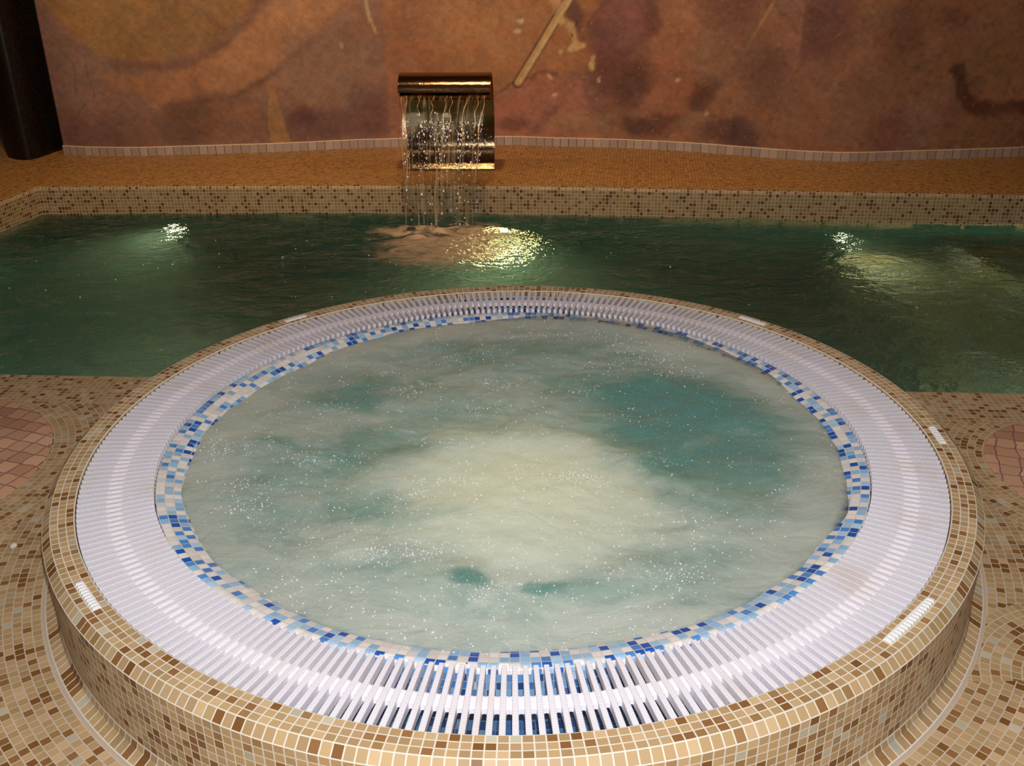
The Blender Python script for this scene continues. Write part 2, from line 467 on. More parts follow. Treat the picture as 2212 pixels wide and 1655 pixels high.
def tub_water():
    na, nr, R = 260, 130, .972
    V, Fc = [(0, 0, RIM-.034+float(tub_height(np.array(0.), np.array(0.))))], []
    ang = np.arange(na)*2*PI/na
    for j in range(1, nr+1):
        r = R*(j/nr)**.8
        x, y = r*np.cos(ang), r*np.sin(ang)
        wet = .018*(fbm(np.cos(ang)*2.2+7, np.sin(ang)*2.2+3, 3)-.5)
        z = level(x, y)+tub_height(x, y)+wet*np.clip((r-.75)/.15, 0, 1)
        V += list(zip(x, y, z))
    for i in range(na): Fc.append((0, 1+i, 1+(i+1) % na))
    for j in range(nr-1):
        for i in range(na):
            i2 = (i+1) % na
            Fc.append((1+j*na+i, 1+(j+1)*na+i, 1+(j+1)*na+i2, 1+j*na+i2))
    o = mesh_obj('bubbling_water', V, Fc, M['spa'], smooth=True)
    tag(o, 'milky green bubbling water filling the round hot tub', 'water', kind='stuff')
tub_water()

def blobs(name, pts, mat, label, cat, sub=1, zs=1.0):
    """many tiny droplets as one uncountable mass"""
    bm = bmesh.new(); bmesh.ops.create_icosphere(bm, subdivisions=sub, radius=1.0)
    bv = np.array([v.co[:] for v in bm.verts]); bf = np.array([[v.index for v in f.verts] for f in bm.faces]); bm.free()
    P = np.array([p[:3] for p in pts]); S = np.array([p[3] for p in pts])
    V = (bv[None]*np.array((1, 1, zs))*S[:, None, None]+P[:, None]).reshape(-1, 3)
    Fc = (bf[None]+(np.arange(len(P))*len(bv))[:, None, None]).reshape(-1, 3)
    o = mesh_obj(name, V.tolist(), Fc.tolist(), mat, smooth=True)
    return tag(o, label, cat, kind='stuff')
M['drop'] = plain('water_drop', (252, 252, 255), .12, spec=1.0, Coat_Weight=1.0, Coat_Roughness=.1)
def bubbles():
    rg = np.random.RandomState(11); pts = []
    cl = rg.rand(46, 2)*1.7-.85
    while len(pts) < 6000:
        if rg.rand() < .45:
            c = cl[rg.randint(len(cl))]; x, y = c+rg.randn(2)*(.05, .022)
        else:
            r = .93*math.sqrt(rg.rand()); a = rg.rand()*2*PI; x, y = r*math.cos(a), r*math.sin(a)
        r = math.hypot(x, y)
        if r > .935: continue
        keep = .35+.65*float(np.clip((-y+.1)/.9, 0, 1))
        if math.hypot((x-.53)/.34, (y+.02)/.36) < 1: keep *= .35
        if rg.rand() > keep: continue
        z = float(level(np.array(x), np.array(y))+tub_height(np.array(x), np.array(y)))
        s = .0008+.0016*rg.rand()**3
        pts.append((x, y, z+s*.5, s))
    blobs('foam_bubbles', pts, M['drop'], 'tiny sparkling bubbles scattered over the hot tub water', 'bubbles')
bubbles()

# ------------------------------------------------------------------ far side of the pool: ledge, skirting, mural wall
EDGE = [(-3.106, 3.932), (-2.433, 3.923), (-1.514, 3.890), (.017, 3.802), (1.456, 3.625), (3.148, 3.429), (5.4, 3.17)]
CORNER = np.array(EDGE[0])
LD = np.array((-.074, -.368)); LD /= np.hypot(*LD)           # direction of the left pool edge, towards the camera
def ledges():
    E, s = resample(catmull(EDGE, 16), .05)
    V, Fc, UV = [], [], []
    T = .0222
    prof = [(0, -.30), (0, -.020), (.0055, -.0055), (.020, 0)]
    pv = [-13.5, -.9, 0, 1]
    tg = np.gradient(E, axis=0); tg /= np.hypot(*tg.T)[:, None]; N = np.c_[-tg[:, 1], tg[:, 0]]
    nc = len(E)
    # wall + nosing, from the corner to the right
    for off, z in prof:
        for i in range(nc): V.append((*(E[i]+N[i]*off), z))
    rows = len(prof)
    def addfaces(base, nr, nc, uarr, varr):
        for j in range(nr-1):
            for i in range(nc-1):
                Fc.append((base+j*nc+i, base+j*nc+i+1, base+(j+1)*nc+i+1, base+(j+1)*nc+i))
                UV.extend([(uarr[i], varr[j]), (uarr[i+1], varr[j]), (uarr[i+1], varr[j+1]), (uarr[i], varr[j+1])])
    addfaces(0, rows, nc, s/T, pv)
    wall = mesh_obj('pool_rim_far', V, Fc, M['poolwall'], None, UV); tag(wall, kind='structure')
    wall.name = 'wall_pool_far'
    # ledge top, going on to the left behind the left side
    V, Fc, UV = [], [], []
    Lx = np.arange(-3.2, -.01, .1)
    EL = np.array([E[0]+tg[0]*q for q in Lx]); Ea = np.r_[EL, E]; Na = np.r_[np.repeat(N[:1], len(EL), 0), N]
    sa = np.r_[Lx, s]
    offs = [.0055, .020, .1, .4, .8, 1.2, 1.7, 2.4]; zz = [-.0055, 0, 0, 0, 0, 0, 0, 0]
    for o_, z in zip(offs, zz):
        for i in range(len(Ea)): V.append((*(Ea[i]+Na[i]*o_), 0 if sa[i] < -.001 else z))
    addfaces(0, len(offs), len(Ea), sa/T, [q/T for q in offs])
    top = mesh_obj('floor_ledge', V, Fc, M['ledge'], None, UV); tag(top, kind='structure')
    # left side of the pool
    V, Fc, UV = [], [], []
    nL = np.array((LD[1], -LD[0])); nL = nL if nL[0] < 0 else -nL
    q = np.linspace(0, 3.6, 60); L = CORNER+LD*q[:, None]
    for off, z in prof:
        for i in range(60): V.append((*(L[i]+nL*off), z))
    addfaces(0, rows, 60, q/T, pv)
    w2 = mesh_obj('wall_pool_left', V, Fc, M['poolwall'], None, UV); tag(w2, kind='structure')
    V, Fc, UV = [], [], []
    for off, z in ((.0055, -.0055), (.020, 0), (.5, 0), (1.2, 0), (2.4, 0)):
        for i in range(60): V.append((*(L[i]+nL*off), z))
    for p in V: pass
    addfaces(0, 5, 60, q/T, [.0055/T, .02/T, .5/T, 1.2/T, 2.4/T])
    V = [(x, y, z-.0012 if y > 3.90 and x < -3.13 else z) for x, y, z in V]
    t2 = mesh_obj('floor_ledge_left', V, Fc, M['ledge'], None, UV); tag(t2, kind='structure')
ledges()

SK = [(-3.332, 4.933), (-3.094, 4.873), (-2.738, 4.837), (-2.404, 4.865), (-1.728, 4.922), (-1.049, 5.03), (-.086, 5.073), (.351, 4.998), (.865, 4.903), (1.356, 4.747), (1.815, 4.539), (2.144, 4.418), (2.423, 4.374), (2.755, 4.399), (3.089, 4.424), (3.643, 4.482), (4.2, 4.60), (4.9, 4.78)]
SKP, SKS = resample(catmull(SK, 10), .011)
def offset_path(P, d):
    tg = np.gradient(P, axis=0); tg /= np.hypot(*tg.T)[:, None]
    return P+np.c_[-tg[:, 1], tg[:, 0]]*d

def skirting_material():
    k = NT('skirting_tile')
    uv = k.n('ShaderNodeUVMap').outputs[0]
    s = k.xyz(uv)
    fr = k.math('FRACT', s[0])
    wn = k.n('ShaderNodeTexWhiteNoise', noise_dimensions='1D'); k.link(k.math('FLOOR', s[0]), wn.inputs['W'])
    wn2 = k.n('ShaderNodeTexWhiteNoise', noise_dimensions='1D'); k.link(k.math('ADD', k.math('FLOOR', k.math('ADD', s[0], .5)), 31.7), wn2.inputs['W'])
    d = k.math('ABSOLUTE', k.math('SUBTRACT', fr, .5))
    wid = k.math('MULTIPLY_ADD', wn2.outputs['Value'], .03, .435)
    j = k.math('MULTIPLY', k.sstep(d, wid, k.math('ADD', wid, .03)), k.math('LESS_THAN', s[1], .93))
    col = k.ramp(wn.outputs['Value'], [(0, lin((178, 158, 144))), (.3, lin((168, 148, 134))), (.6, lin((186, 168, 152))), (.85, lin((164, 150, 140)))], 'CONSTANT')
    nz = k.noise(k.n('ShaderNodeTexCoord').outputs['Object'], 40, 3)
    col = k.mixc(k.math('MULTIPLY', nz, .4), col, lin((150, 128, 112)))
    col = k.mixc(k.math('MULTIPLY', j, .8), col, lin((84, 56, 44)))
    col = k.mixc(k.math('GREATER_THAN', s[1], .93), col, lin((214, 186, 148)))
    return k.done(k.bsdf(col, .5))
M['skirt'] = skirting_material()
def skirting():
    front = SKP; back = offset_path(SKP, .014); n = len(SKP)
    V, Fc, UV = [], [], []
    prof = [(front, 0, 0), (front, .060, .92), (offset_path(SKP, .002), .064, .97), (back, .064, 1.1), (back, 0, 1.1)]
    for p, z, v in prof:
        V += [(x, y, z) for x, y in p]
    for j in range(len(prof)-1):
        for i in range(n-1):
            Fc.append((j*n+i, j*n+i+1, (j+1)*n+i+1, (j+1)*n+i))
            u0, u1 = SKS[i]/.0615, SKS[i+1]/.0615
            UV += [(u0, prof[j][2]), (u1, prof[j][2]), (u1, prof[j+1][2]), (u0, prof[j+1][2])]
    m = len(prof)-1
    for i in (0, n-1):
        Fc.append(tuple(j*n+i for j in range(m))); UV += [(0, .5)]*m
    o = mesh_obj('trim_1', V, Fc, M['skirt'], None, UV); tag(o, kind='structure')
skirting()

# the faded fresco: pigments laid on the wall in wall coordinates (S along the wall, Hh above the skirting), 1 unit = 1/312 m
def fresco(S, Hh):
    X = 140+S*284.0; Y = 312-Hh*300.0
    wx = X+(fbm(X/70, Y/70, 3)-.5)*30+(fbm(X/17+9, Y/17+2, 3)-.5)*16*np.clip((X-700)/300, .35, 1)
    wy = Y+(fbm(X/65+40, Y/65+9, 3)-.5)*30+(fbm(X/17+60, Y/17+30, 3)-.5)*16*np.clip((X-700)/300, .35, 1)
    def c(*v): return np.array(lin(v)[:3])
    col = np.ones(X.shape+(3,))*c(150, 102, 74)
    def lay(mask, rgb, a=1.0):
        nonlocal col
        m = np.clip(mask, 0, 1)[..., None]*a
        col = col*(1-m)+c(*rgb)*m
    ss = lambda v, a, b: (lambda t: t*t*(3-2*t))(np.clip((v-a)/(b-a), 0, 1))
    def seg(x0, y0, x1, y1, w, soft=4, px=None, py=None):
        px = X if px is None else px; py = Y if py is None else py
        dx, dy = x1-x0, y1-y0; t = np.clip(((px-x0)*dx+(py-y0)*dy)/(dx*dx+dy*dy), 0, 1)
        d = np.hypot(px-x0-t*dx, py-y0-t*dy); return 1-ss(d, w-soft/2, w+soft/2)
    def ell(x, y, rx, ry, soft=.3, rot=0):
        a = math.radians(rot); u = (wx-x)*math.cos(a)+(wy-y)*math.sin(a); v = -(wx-x)*math.sin(a)+(wy-y)*math.cos(a)
        d = np.hypot(u/rx, v/ry); return 1-ss(d, 1-soft, 1+soft)
    def curve(pts, x): return np.interp(x, [p[0] for p in pts], [p[1] for p in pts])
    def fold(pts, w, soft=6):
        soft = soft*2.2
        pts = [tuple(q) for q in catmull(pts, 5)] if len(pts) > 2 else pts
        m = np.zeros(X.shape)
        for a, b in zip(pts[:-1], pts[1:]): m = np.maximum(m, seg(*a, *b, w, soft, wx, wy))
        return m*.8
    # left: mauve ground, olive gold cloud, sweeping ochre fold
    lay(ss(-X, -860, -830), (146, 104, 82))
    lay(ell(170, 230, 110, 150, .5), (150, 112, 96), .8)
    lay(ell(110, 90, 60, 160, .5), (136, 96, 88), .8)
    lay(ell(130, 300, 200, 60, .6), (124, 80, 74), .7)
    lo = curve([(120, -40), (200, 60), (260, 120), (350, 140), (430, 125), (520, 85), (600, 20), (640, -60)], wx)
    inn = ss(lo-wy, -6, 26)*ss(wx, 120, 190)*ss(-wx, -640, -590)
    lay(inn, (150, 106, 58))
    lay(inn*ell(300, 40, 170, 70, .7), (166, 122, 62), .8)
    lay(inn*ell(420, 60, 110, 60, .7), (132, 98, 58), .6)
    lay(fold([(430, 0), (480, 30), (520, 70)], 4), (118, 80, 68), .6)
    lay(fold([(455, -10), (505, 25), (535, 60)], 3), (168, 118, 96), .4)
    up = curve([(240, 150), (350, 158), (430, 140), (520, 96), (600, 30), (680, -60)], wx)
    dn = curve([(240, 150), (300, 200), (380, 222), (480, 205), (560, 190), (640, 140), (700, 80), (800, 10), (860, -60)], wx)
    arm = ss(wy-up, -6, 14)*ss(dn-wy, -4, 20)
    lay(arm, (164, 112, 72))
    lay(arm*ell(620, 90, 150, 40, .8, -38), (180, 124, 78), .7)
    lay(fold([(300, 132), (430, 134), (520, 88), (610, 8)], 6, 12), (104, 70, 62), .75)
    lay(fold([(380, 224), (480, 210), (560, 190), (640, 140), (690, 88)], 5, 8), (104, 66, 58), .75)
    lay(ell(430, 262, 75, 46, .5), (112, 80, 60), .9)
    lay(ell(540, 255, 110, 50, .6), (138, 94, 66), .6)
    lay(ell(710, 180, 95, 110, .6), (148, 112, 90), .8)
    lay(ell(690, 280, 90, 38, .5), (112, 74, 72), .75)
    lay(ell(800, 255, 60, 55, .6), (118, 76, 76), .75)
    lay(ell(660, 262, 26, 22, .4), (96, 62, 64), .7)
    lay(ss(wx, 586-(Y-180)*-.02, 590)*ss(-X, -(606+(Y-180)*.18), -(602+(Y-180)*.18))*ss(Y, 176, 186), (168, 122, 66), .85)
    lay(seg(497, 225, 500, 258, 2.5), (150, 104, 66), .7)
    for a in ((750, 105, 752, 112, 3), (806, 20, 812, 60, 4), (815, 60, 822, 85, 3)): lay(seg(*a), (190, 158, 120), .8)
    for a in ((190, 120, 196, 190, 1.6), (226, 130, 238, 205, 1.6), (215, 215, 190, 250, 2)): lay(seg(*a, 3, wx, wy), (112, 76, 66), .6)
    # middle: warm orange panel, two crossing gold rods
    mid = ss(X, 832, 850)*ss(-wx, -1310, -1240)
    lay(mid, (170, 112, 66))
    lay(mid*ell(900, 90, 70, 110, .7), (156, 98, 66), .7)
    lay(mid*ell(1010, 60, 80, 80, .7), (180, 124, 72), .7)
    lay(mid*ell(860, 240, 40, 80, .6), (150, 96, 84), .6)
    lay(fold([(1240, -20), (1290, 0), (1262, 60), (1250, 110)], 16, 14), (172, 110, 64), .8)
    lay(ell(1235, 45, 18, 34, .4, -20), (104, 70, 62), .9)
    lay(ell(1330, 100, 72, 120, .4, 20), (126, 74, 68), .95)
    lay(ell(1330, 60, 45, 60, .6, 20), (138, 88, 84), .6)
    lay(fold([(1270, 70), (1300, 20), (1340, -20)], 4, 8), (100, 60, 56), .6)
    lay(ell(1265, 210, 60, 52, .5), (138, 92, 78), .8)
    lay(ell(1320, 175, 60, 40, .5), (112, 66, 62), .7)
    mound = ss(wy-curve([(1040, 260), (1065, 226), (1120, 180), (1180, 164), (1240, 180), (1270, 250)], wx), -4, 8)*ss(wx, 1040, 1060)*ss(-wx, -1275, -1240)
    lay(mound, (168, 104, 82), .95)
    lay(fold([(1062, 228), (1110, 190), (1190, 166)], 3, 5), (92, 58, 48), .8)
    lay(fold([(1150, 300), (1185, 255)], 9, 8), (110, 66, 66), .8)
    lay(ell(1100, 290, 34, 14, .5), (112, 70, 58), .7)
    lay(ell(1250, 285, 85, 22, .5), (160, 118, 84), .8)
    lay(ell(1420, 90, 44, 120, .6, 14), (166, 108, 72), .9)
    lay(ell(1420, 215, 80, 70, .6, -30), (162, 98, 68), .8)
    lay(ell(1355, 195, 30, 55, .5, 25), (98, 62, 54), .85)
    lay(ell(1400, 282, 70, 22, .5), (100, 64, 56), .85)
    lay(ell(1385, 60, 14, 70, .6, 10), (112, 68, 60), .6)
    lay(ell(1505, 205, 26, 48, .5, 30), (96, 60, 54), .85)
    lay(ell(1540, 30, 60, 50, .6), (124, 78, 66), .7)
    lay(ell(1515, 130, 36, 50, .6), (158, 116, 84), .6)
    lay(fold([(1440, 310), (1500, 250), (1560, 190), (1590, 130)], 14, 16), (164, 116, 76), .8)
    lay(ell(1560, 285, 60, 26, .5), (104, 66, 58), .8)
    lay(seg(1233, -5, 1112, 196, 11, 4), (84, 54, 44), .75)
    lay(seg(1234, -4, 1114, 194, 7.5, 4), (196, 158, 98), .95)
    lay(seg(1236, -2, 1118, 192, 2, 3), (222, 190, 130), .6)
    lay(fold([(1166, -8), (1200, 38)], 12, 6), (192, 154, 108), .9)
    for x, y, r in ((1232, 85, 9), (1238, 100, 8), (1244, 116, 9), (1234, 124, 7), (1224, 72, 7), (1212, 66, 6), (1207, 122, 6), (1262, 150, 8)):
        lay(ell(x, y, r, r*1.3, .4), (206, 172, 108), .85)
    lay(ell(1232, 92, 3, 4, .5), (96, 62, 44), .9)
    for x, y in ((1176, 178), (1280, 180), (1444, 172), (1505, 248), (1190, 218), (1110, 60), (1108, 85)):
        lay(ell(x, y, 5, 5, .6), (210, 178, 144), .8)
    # right: brown red plaster with dark furrow
    rt = ss(X, 1610, 1690)
    lay(rt, (150, 100, 70), .9)
    lay(rt*ell(1650, 60, 46, 80, .5), (152, 98, 84), .8)
    lay(ss(X, 1678, 1684)*ell(1720, 60, 60, 80, .5), (116, 70, 66), .8)
    lay(seg(1628, 10, 1576, 116, 2.4, 4), (180, 132, 70), .85)
    lay(ell(1610, 150, 60, 60, .6), (120, 76, 64), .7)
    lay(ell(1580, 300, 30, 40, .5), (104, 66, 66), .7)
    lay(ell(1870, 60, 40, 60, .6), (118, 72, 50), .6)
    lay(ell(1960, 30, 40, 50, .6), (124, 74, 50), .8)
    lay(ell(2000, 20, 60, 30, .6), (160, 98, 60), .6)
    lay(ell(1880, 280, 46, 60, .5), (144, 86, 74), .7)
    lay(ell(1940, 255, 40, 80, .6), (156, 112, 88), .7)
    lay(ell(2110, 150, 120, 80, .6), (154, 100, 60), .7)
    lay(fold([(1985, 140), (1998, 180), (2025, 216), (2080, 234), (2215, 228), (2400, 226)], 15, 7), (84, 44, 34), 1.0)
    lay(ell(2080, 290, 70, 50, .5), (140, 96, 58), .7)
    lay(ell(2170, 295, 60, 40, .5), (150, 88, 64), .6)
    lay(fold([(2030, 250), (2015, 300)], 5, 8), (170, 126, 96), .5)
    lay(fold([(2180, 245), (2100, 300)], 3, 4), (166, 112, 72), .5)
    # weathering of the old plaster
    m_ = col.mean(axis=-1, keepdims=True)*np.array((1.28, .93, .72))
    col = col*.74+m_*.26
    g = fbm(X/9, Y/9, 4); b = fbm(X/45+3, Y/45+8, 4)
    dg = fbm((X+Y*.8)/30+11, (Y-X*.8)/7+3, 3); fine = fbm(X/3.2+5, Y/3.2+1, 3)
    col *= (.80+.40*b)[..., None]; col *= (.80+.40*g)[..., None]; col *= (.88+.24*dg)[..., None]; col *= (.86+.28*fine)[..., None]
    hue = (fbm(X/34+120, Y/30+44, 4)-.5)[..., None]
    col *= 1+hue*np.array((.22, -.06, -.30))
    sp = ss(fbm(X/5+70, Y/5+20, 2), .80, .9)*ss(X, 900, 1300)
    col = col*(1-.35*sp[..., None])+c(190, 150, 116)*.35*sp[..., None]
    dk = ss(fbm(X/14+170, Y/11+20, 3), .66, .8)*(.15+.35*ss(X, 1100, 1700))
    col *= (1-.45*dk)[..., None]
    return col
def fresco_material():
    k = NT('weathered_fresco')
    a = k.n('ShaderNodeVertexColor'); a.layer_name = 'pigment'
    P = k.n('ShaderNodeTexCoord').outputs['Object']
    gr = k.noise(P, 170, 4, .65)
    col = k.mixc(1.0, a.outputs[0], k.ramp(gr, [(.25, (.80, .80, .80)), (.75, (1.2, 1.2, 1.2))]), 'MULTIPLY')
    weave = k.noise(k.vmath('MULTIPLY', P, (1, 1, .4)), 420, 2)
    nm = k.bump(k.math('ADD', k.noise(P, 26, 6, .65), k.math('MULTIPLY', weave, .2)), .35, .006)
    return k.done(k.bsdf(col, .75, normal=nm, spec=.25))
M['fresco'] = fresco_material()
def mural_wall():
    P = offset_path(SKP, .012); n = len(P)
    hs = np.r_[np.arange(0, 1.30, .0105), np.linspace(1.32, 3.2, 20)]
    V = np.zeros((len(hs), n, 3)); V[..., 0] = P[:, 0]; V[..., 1] = P[:, 1]; V[..., 2] = hs[:, None]
    H2, S2 = np.meshgrid(hs-.064, SKS, indexing='ij')
    col = np.ones(H2.shape+(4,)); col[..., :3] = fresco(S2, H2)
    verts = V.reshape(-1, 3).tolist(); fc = grid_faces(len(hs), n)
    # thickness at the left end
    B = offset_path(SKP, .20); b = len(verts); nh = len(hs)
    verts += [(B[0, 0]-.05, B[0, 1], float(h)) for h in hs]
    fc += [(j*n, (j+1)*n, b+j+1, b+j) for j in range(nh-1)]
    cols = np.r_[col.reshape(-1, 4), np.tile((.05, .03, .025, 1), (nh, 1))]
    o = mesh_obj('wall_back', verts, fc, M['fresco'], smooth=True)
    at = o.data.color_attributes.new('pigment', 'FLOAT_COLOR', 'POINT'); at.data.foreach_set('color', cols.astype(np.float32).ravel())
    tag(o, kind='structure')
mural_wall()

# dark mosaic pillar at the left end of the wall
def pillar():
    foot = [(-3.707, 4.845), (-3.61, 4.765), (-3.526, 4.743), (-3.475, 4.80), (-3.429, 5.019), (-3.41, 5.10), (-3.45, 5.35), (-3.70, 5.42), (-3.82, 5.2)]
    P = catmull(foot+[foot[0]], 6)[:-1]; n = len(P)
    s = np.r_[0, np.cumsum(np.hypot(*np.diff(np.r_[P, P[:1]], axis=0).T))]
    V = [(x, y, z) for z in (0, 3.2) for x, y in P]; Fc, UV = [], []
    for i in range(n):
        j = (i+1) % n
        Fc.append((i, j, n+j, n+i)); UV += [(s[i]/.0222, 0), (s[i+1]/.0222, 0), (s[i+1]/.0222, 144), (s[i]/.0222, 144)]
    o = mesh_obj('pillar', V, Fc, M['dark'], None, UV, smooth=True); tag(o, kind='structure')
pillar()
def slab(name, x0, x1, y0, y1, z0, z1, mat, kind='structure'):
    V = [(x, y, z) for z in (z0, z1) for x, y in ((x0, y0), (x1, y0), (x1, y1), (x0, y1))]
    Fc = [(3, 2, 1, 0), (4, 5, 6, 7), (0, 1, 5, 4), (1, 2, 6, 5), (2, 3, 7, 6), (3, 0, 4, 7)]
    o = mesh_obj(name, V, Fc, mat); tag(o, kind=kind); return o
slab('ceiling', -6.6, 6.0, -4, 6.8, 3.2, 3.3, M['ceil'])
slab('wall_left', -6.6, -6.4, -4, 6.8, -.2, 3.2, M['darkwall'])

# ------------------------------------------------------------------ pool basin, steps, water
def basin():
    n = 40
    arc = [(1.2615*math.cos(AR+(AL+2*PI-AR)*i/n), 1.2615*math.sin(AR+(AL+2*PI-AR)*i/n)) for i in range(n+1)]
    E = catmull(EDGE, 6)
    left = [CORNER+LD*q for q in (3.3,)]
    nl, nr_ = LP0+ld*(-1.72), LP0+ld*6.9
    poly = [tuple(nl)]+[tuple(PLI)]+arc[::-1]+[tuple(PRI)]+[tuple(nr_)]+[tuple(p) for p in E[::-1]]
    # drop points right of the end wall
    Z0, Z1 = -.22, -1.30
    V = [(x, y, Z0) for x, y in poly]+[(x, y, Z1) for x, y in poly]
    m = len(poly); Fc, UV = [], []
    s = 0
    for i in range(m):
        j = (i+1) % m
        L = math.hypot(poly[j][0]-poly[i][0], poly[j][1]-poly[i][1])
        Fc.append((i, j, m+j, m+i)); UV += [(s/.0222, 0), ((s+L)/.0222, 0), ((s+L)/.0222, -48), (s/.0222, -48)]; s += L
    Fc.append(tuple(range(m, 2*m))); UV += [(x/.0222, y/.0222) for x, y in poly]
    o = mesh_obj('pool_basin', V, Fc, M['basin'], None, UV); tag(o, kind='structure')
basin()
def steps():
    for i, (pts, z) in enumerate([
        ([(2.02, 3.42), (2.12, 2.75), (2.16, 2.2), (2.12, 1.6), (2.08, 1.1), (2.08, .72)], -.70),
        ([(2.66, 3.40), (2.80, 2.7), (2.88, 2.0), (2.88, 1.3), (2.86, .66)], -.46),
        ([(3.16, 3.40), (3.32, 2.7), (3.42, 2.0), (3.44, 1.3), (3.44, .62)], -.46)]):
        P, s = resample(catmull(pts, 8), .05); n = len(P)
        V, Fc, UV = [], [], []
        X1 = 5.2
        V += [(x, y, -1.29) for x, y in P]; V += [(x, y, z-.01) for x, y in P]; V += [(x+.01, y, z) for x, y in P]; V += [(X1, y, z) for x, y in P]
        for j, (va, vb) in enumerate(((0, 25), (25, 25.5), (25.5, None))):
            for k in range(n-1):
                Fc.append((j*n+k, j*n+k+1, (j+1)*n+k+1, (j+1)*n+k))
                if vb is not None: UV += [(s[k]/.085, va/2), (s[k+1]/.085, va/2), (s[k+1]/.085, vb/2), (s[k]/.085, vb/2)]
                else: UV += [(s[k]/.085, P[k][0]/.085), (s[k+1]/.085, P[k+1][0]/.085), (s[k+1]/.085, X1/.085), (s[k]/.085, X1/.085)]
        o = mesh_obj('pool_step', V, Fc, M['steps'], None, UV); tag(o, kind='structure')
        o.name = 'pool_step'
steps()

SPL = (-.44, 3.40)     # where the cascade hits the pool
def pool_water_material():
    k = NT('pool_water')
    P = k.n('ShaderNodeTexCoord').outputs['Object']
    w1 = k.noise(k.vmath('MULTIPLY', P, (1, 1.5, 1)), 5.0, 4, .55, .5)
    w2 = k.noise(k.vmath('MULTIPLY', P, (1, 1.4, 1)), 19, 3, .6, .3)
    q = k.vmath('SUBTRACT', P, (SPL[0], SPL[1], PW)); d = k.vmath('LENGTH', k.vmath('MULTIPLY', q, (1, 1, 0)))
    near = k.math('SUBTRACT', 1.0, k.sstep(d, .35, 1.3))
    h = k.math('ADD', w1, k.math('MULTIPLY', w2, k.math('MULTIPLY_ADD', near, 1.3, .25)))
    nm = k.bump(h, 1.0, .055)
    g = k.n('ShaderNodeBsdfGlass'); g.inputs['IOR'].default_value = 1.33; g.inputs['Roughness'].default_value = .02
    g.inputs['Color'].default_value = (.85, .96, .92, 1); k.link(nm, g.inputs['Normal'])
    # froth floating round the point where the cascade lands
    n1 = k.noise(k.vmath('MULTIPLY', P, (1, 1.6, 1)), 4.2, 6, .62, 1.2)
    e = k.vmath('LENGTH', k.vmath('MULTIPLY', k.vmath('SUBTRACT', q, (.06, -.24, 0)), (1/.70, 1/.72, 0)))
    fr = k.math('SUBTRACT', k.math('MULTIPLY_ADD', k.math('SUBTRACT', 1.0, k.sstep(e, .0, 1.3)), .75, n1), .88)
    fm = k.sstep(fr, -.06, .34)
    foam = k.bsdf(lin((178, 152, 124)), .7, normal=nm)
    vol = k.n('ShaderNodeVolumePrincipled')
    vol.inputs['Color'].default_value = (.55, .85, .62, 1); vol.inputs['Density'].default_value = .085
    vol.inputs['Absorption Color'].default_value = (.02, .66, .40, 1); vol.inputs['Anisotropy'].default_value = .2
    return k.done(k.mixs(k.math('MULTIPLY', fm, .8), g.outputs[0], foam), vol.outputs[0])
M['pool'] = pool_water_material()
def pool_water():
    st = .032
    xs = np.arange(-4.0, 5.15, st); ys = np.arange(.3, 4.1, st)
    XX, YY = np.meshgrid(xs, ys)
    h = (fbm(XX*2.1+5, YY*3.0+2, 3)-.5)*.022+(fbm(XX*6+1, YY*8+7, 2)-.5)*.008
    d = np.hypot(XX-SPL[0], (YY-SPL[1])*1.2)
    h += (fbm(XX*8+31, YY*9+17, 3)-.5)*.05*np.exp(-(d/.45)**2)
    Z = PW+h
    Ec = catmull(EDGE, 10)
    nc = len(xs)
    cx = (XX[:-1, :-1]+st/2); cy = (YY[:-1, :-1]+st/2)
    ye = np.interp(cx, Ec[:, 0], Ec[:, 1]); xl = CORNER[0]+(cy-CORNER[1])*LD[0]/LD[1]
    yn = LP0.y+(cx-LP0.x)*ld.y/ld.x
    ok = (cy < ye+.03) & (cx > xl-.03) & (cy > yn-.03) & (np.hypot(cx, cy) > 1.25)
    V = np.c_[XX.ravel(), YY.ravel(), Z.ravel()]
    top = [(j*nc+i, j*nc+i+1, (j+1)*nc+i+1, (j+1)*nc+i) for j, i in zip(*np.where(ok))]
    N = len(V); Vb = V.copy(); Vb[:, 2] = -1.285
    # snap shoreline columns: side walls on every boundary edge
    from collections import Counter
    cnt = {}
    for f in top:
        for a, b in zip(f, f[1:]+f[:1]):
            cnt[(a, b)] = 1
    faces = list(top)+[(N+f[3], N+f[2], N+f[1], N+f[0]) for f in top]
    for (a, b) in cnt:
        if (b, a) not in cnt: faces.append((b, a, N+a, N+b))
    used = sorted({v for f in faces for v in f}); mp = {v: i for i, v in enumerate(used)}
    AV = np.r_[V, Vb][used]
    o = mesh_obj('pool_water', AV.tolist(), [tuple(mp[v] for v in f) for f in faces], M['pool'], smooth=False)
    sm = np.zeros(len(faces), bool); sm[:len(top)] = True
    o.data.polygons.foreach_set('use_smooth', sm)
    tag(o, 'dark green rippling pool water behind the hot tub', 'water', kind='stuff')
pool_water()
def pool_glints():  # white beads on the surface stand in for glints of light
    rg = np.random.RandomState(8); pts = []
    for cx, cy, sx, sy, n in ((-2.05, 3.0, .5, .35, 26), (1.9, 2.5, .25, .5, 16), (-.3, 2.6, .7, .35, 26), (-1.6, 1.6, .6, .5, 8)):
        for k_ in range(n):
            pts.append((cx+rg.randn()*sx, cy+rg.randn()*sy, PW+.004, .002+.0035*rg.rand()**2))
    blobs('pool_glints', [q for q in pts if math.hypot(q[0], q[1]) > 1.4 and q[1] < 3.5], M['drop'], 'few white beads set as glints on the dark green pool water', 'bubbles')
pool_glints()

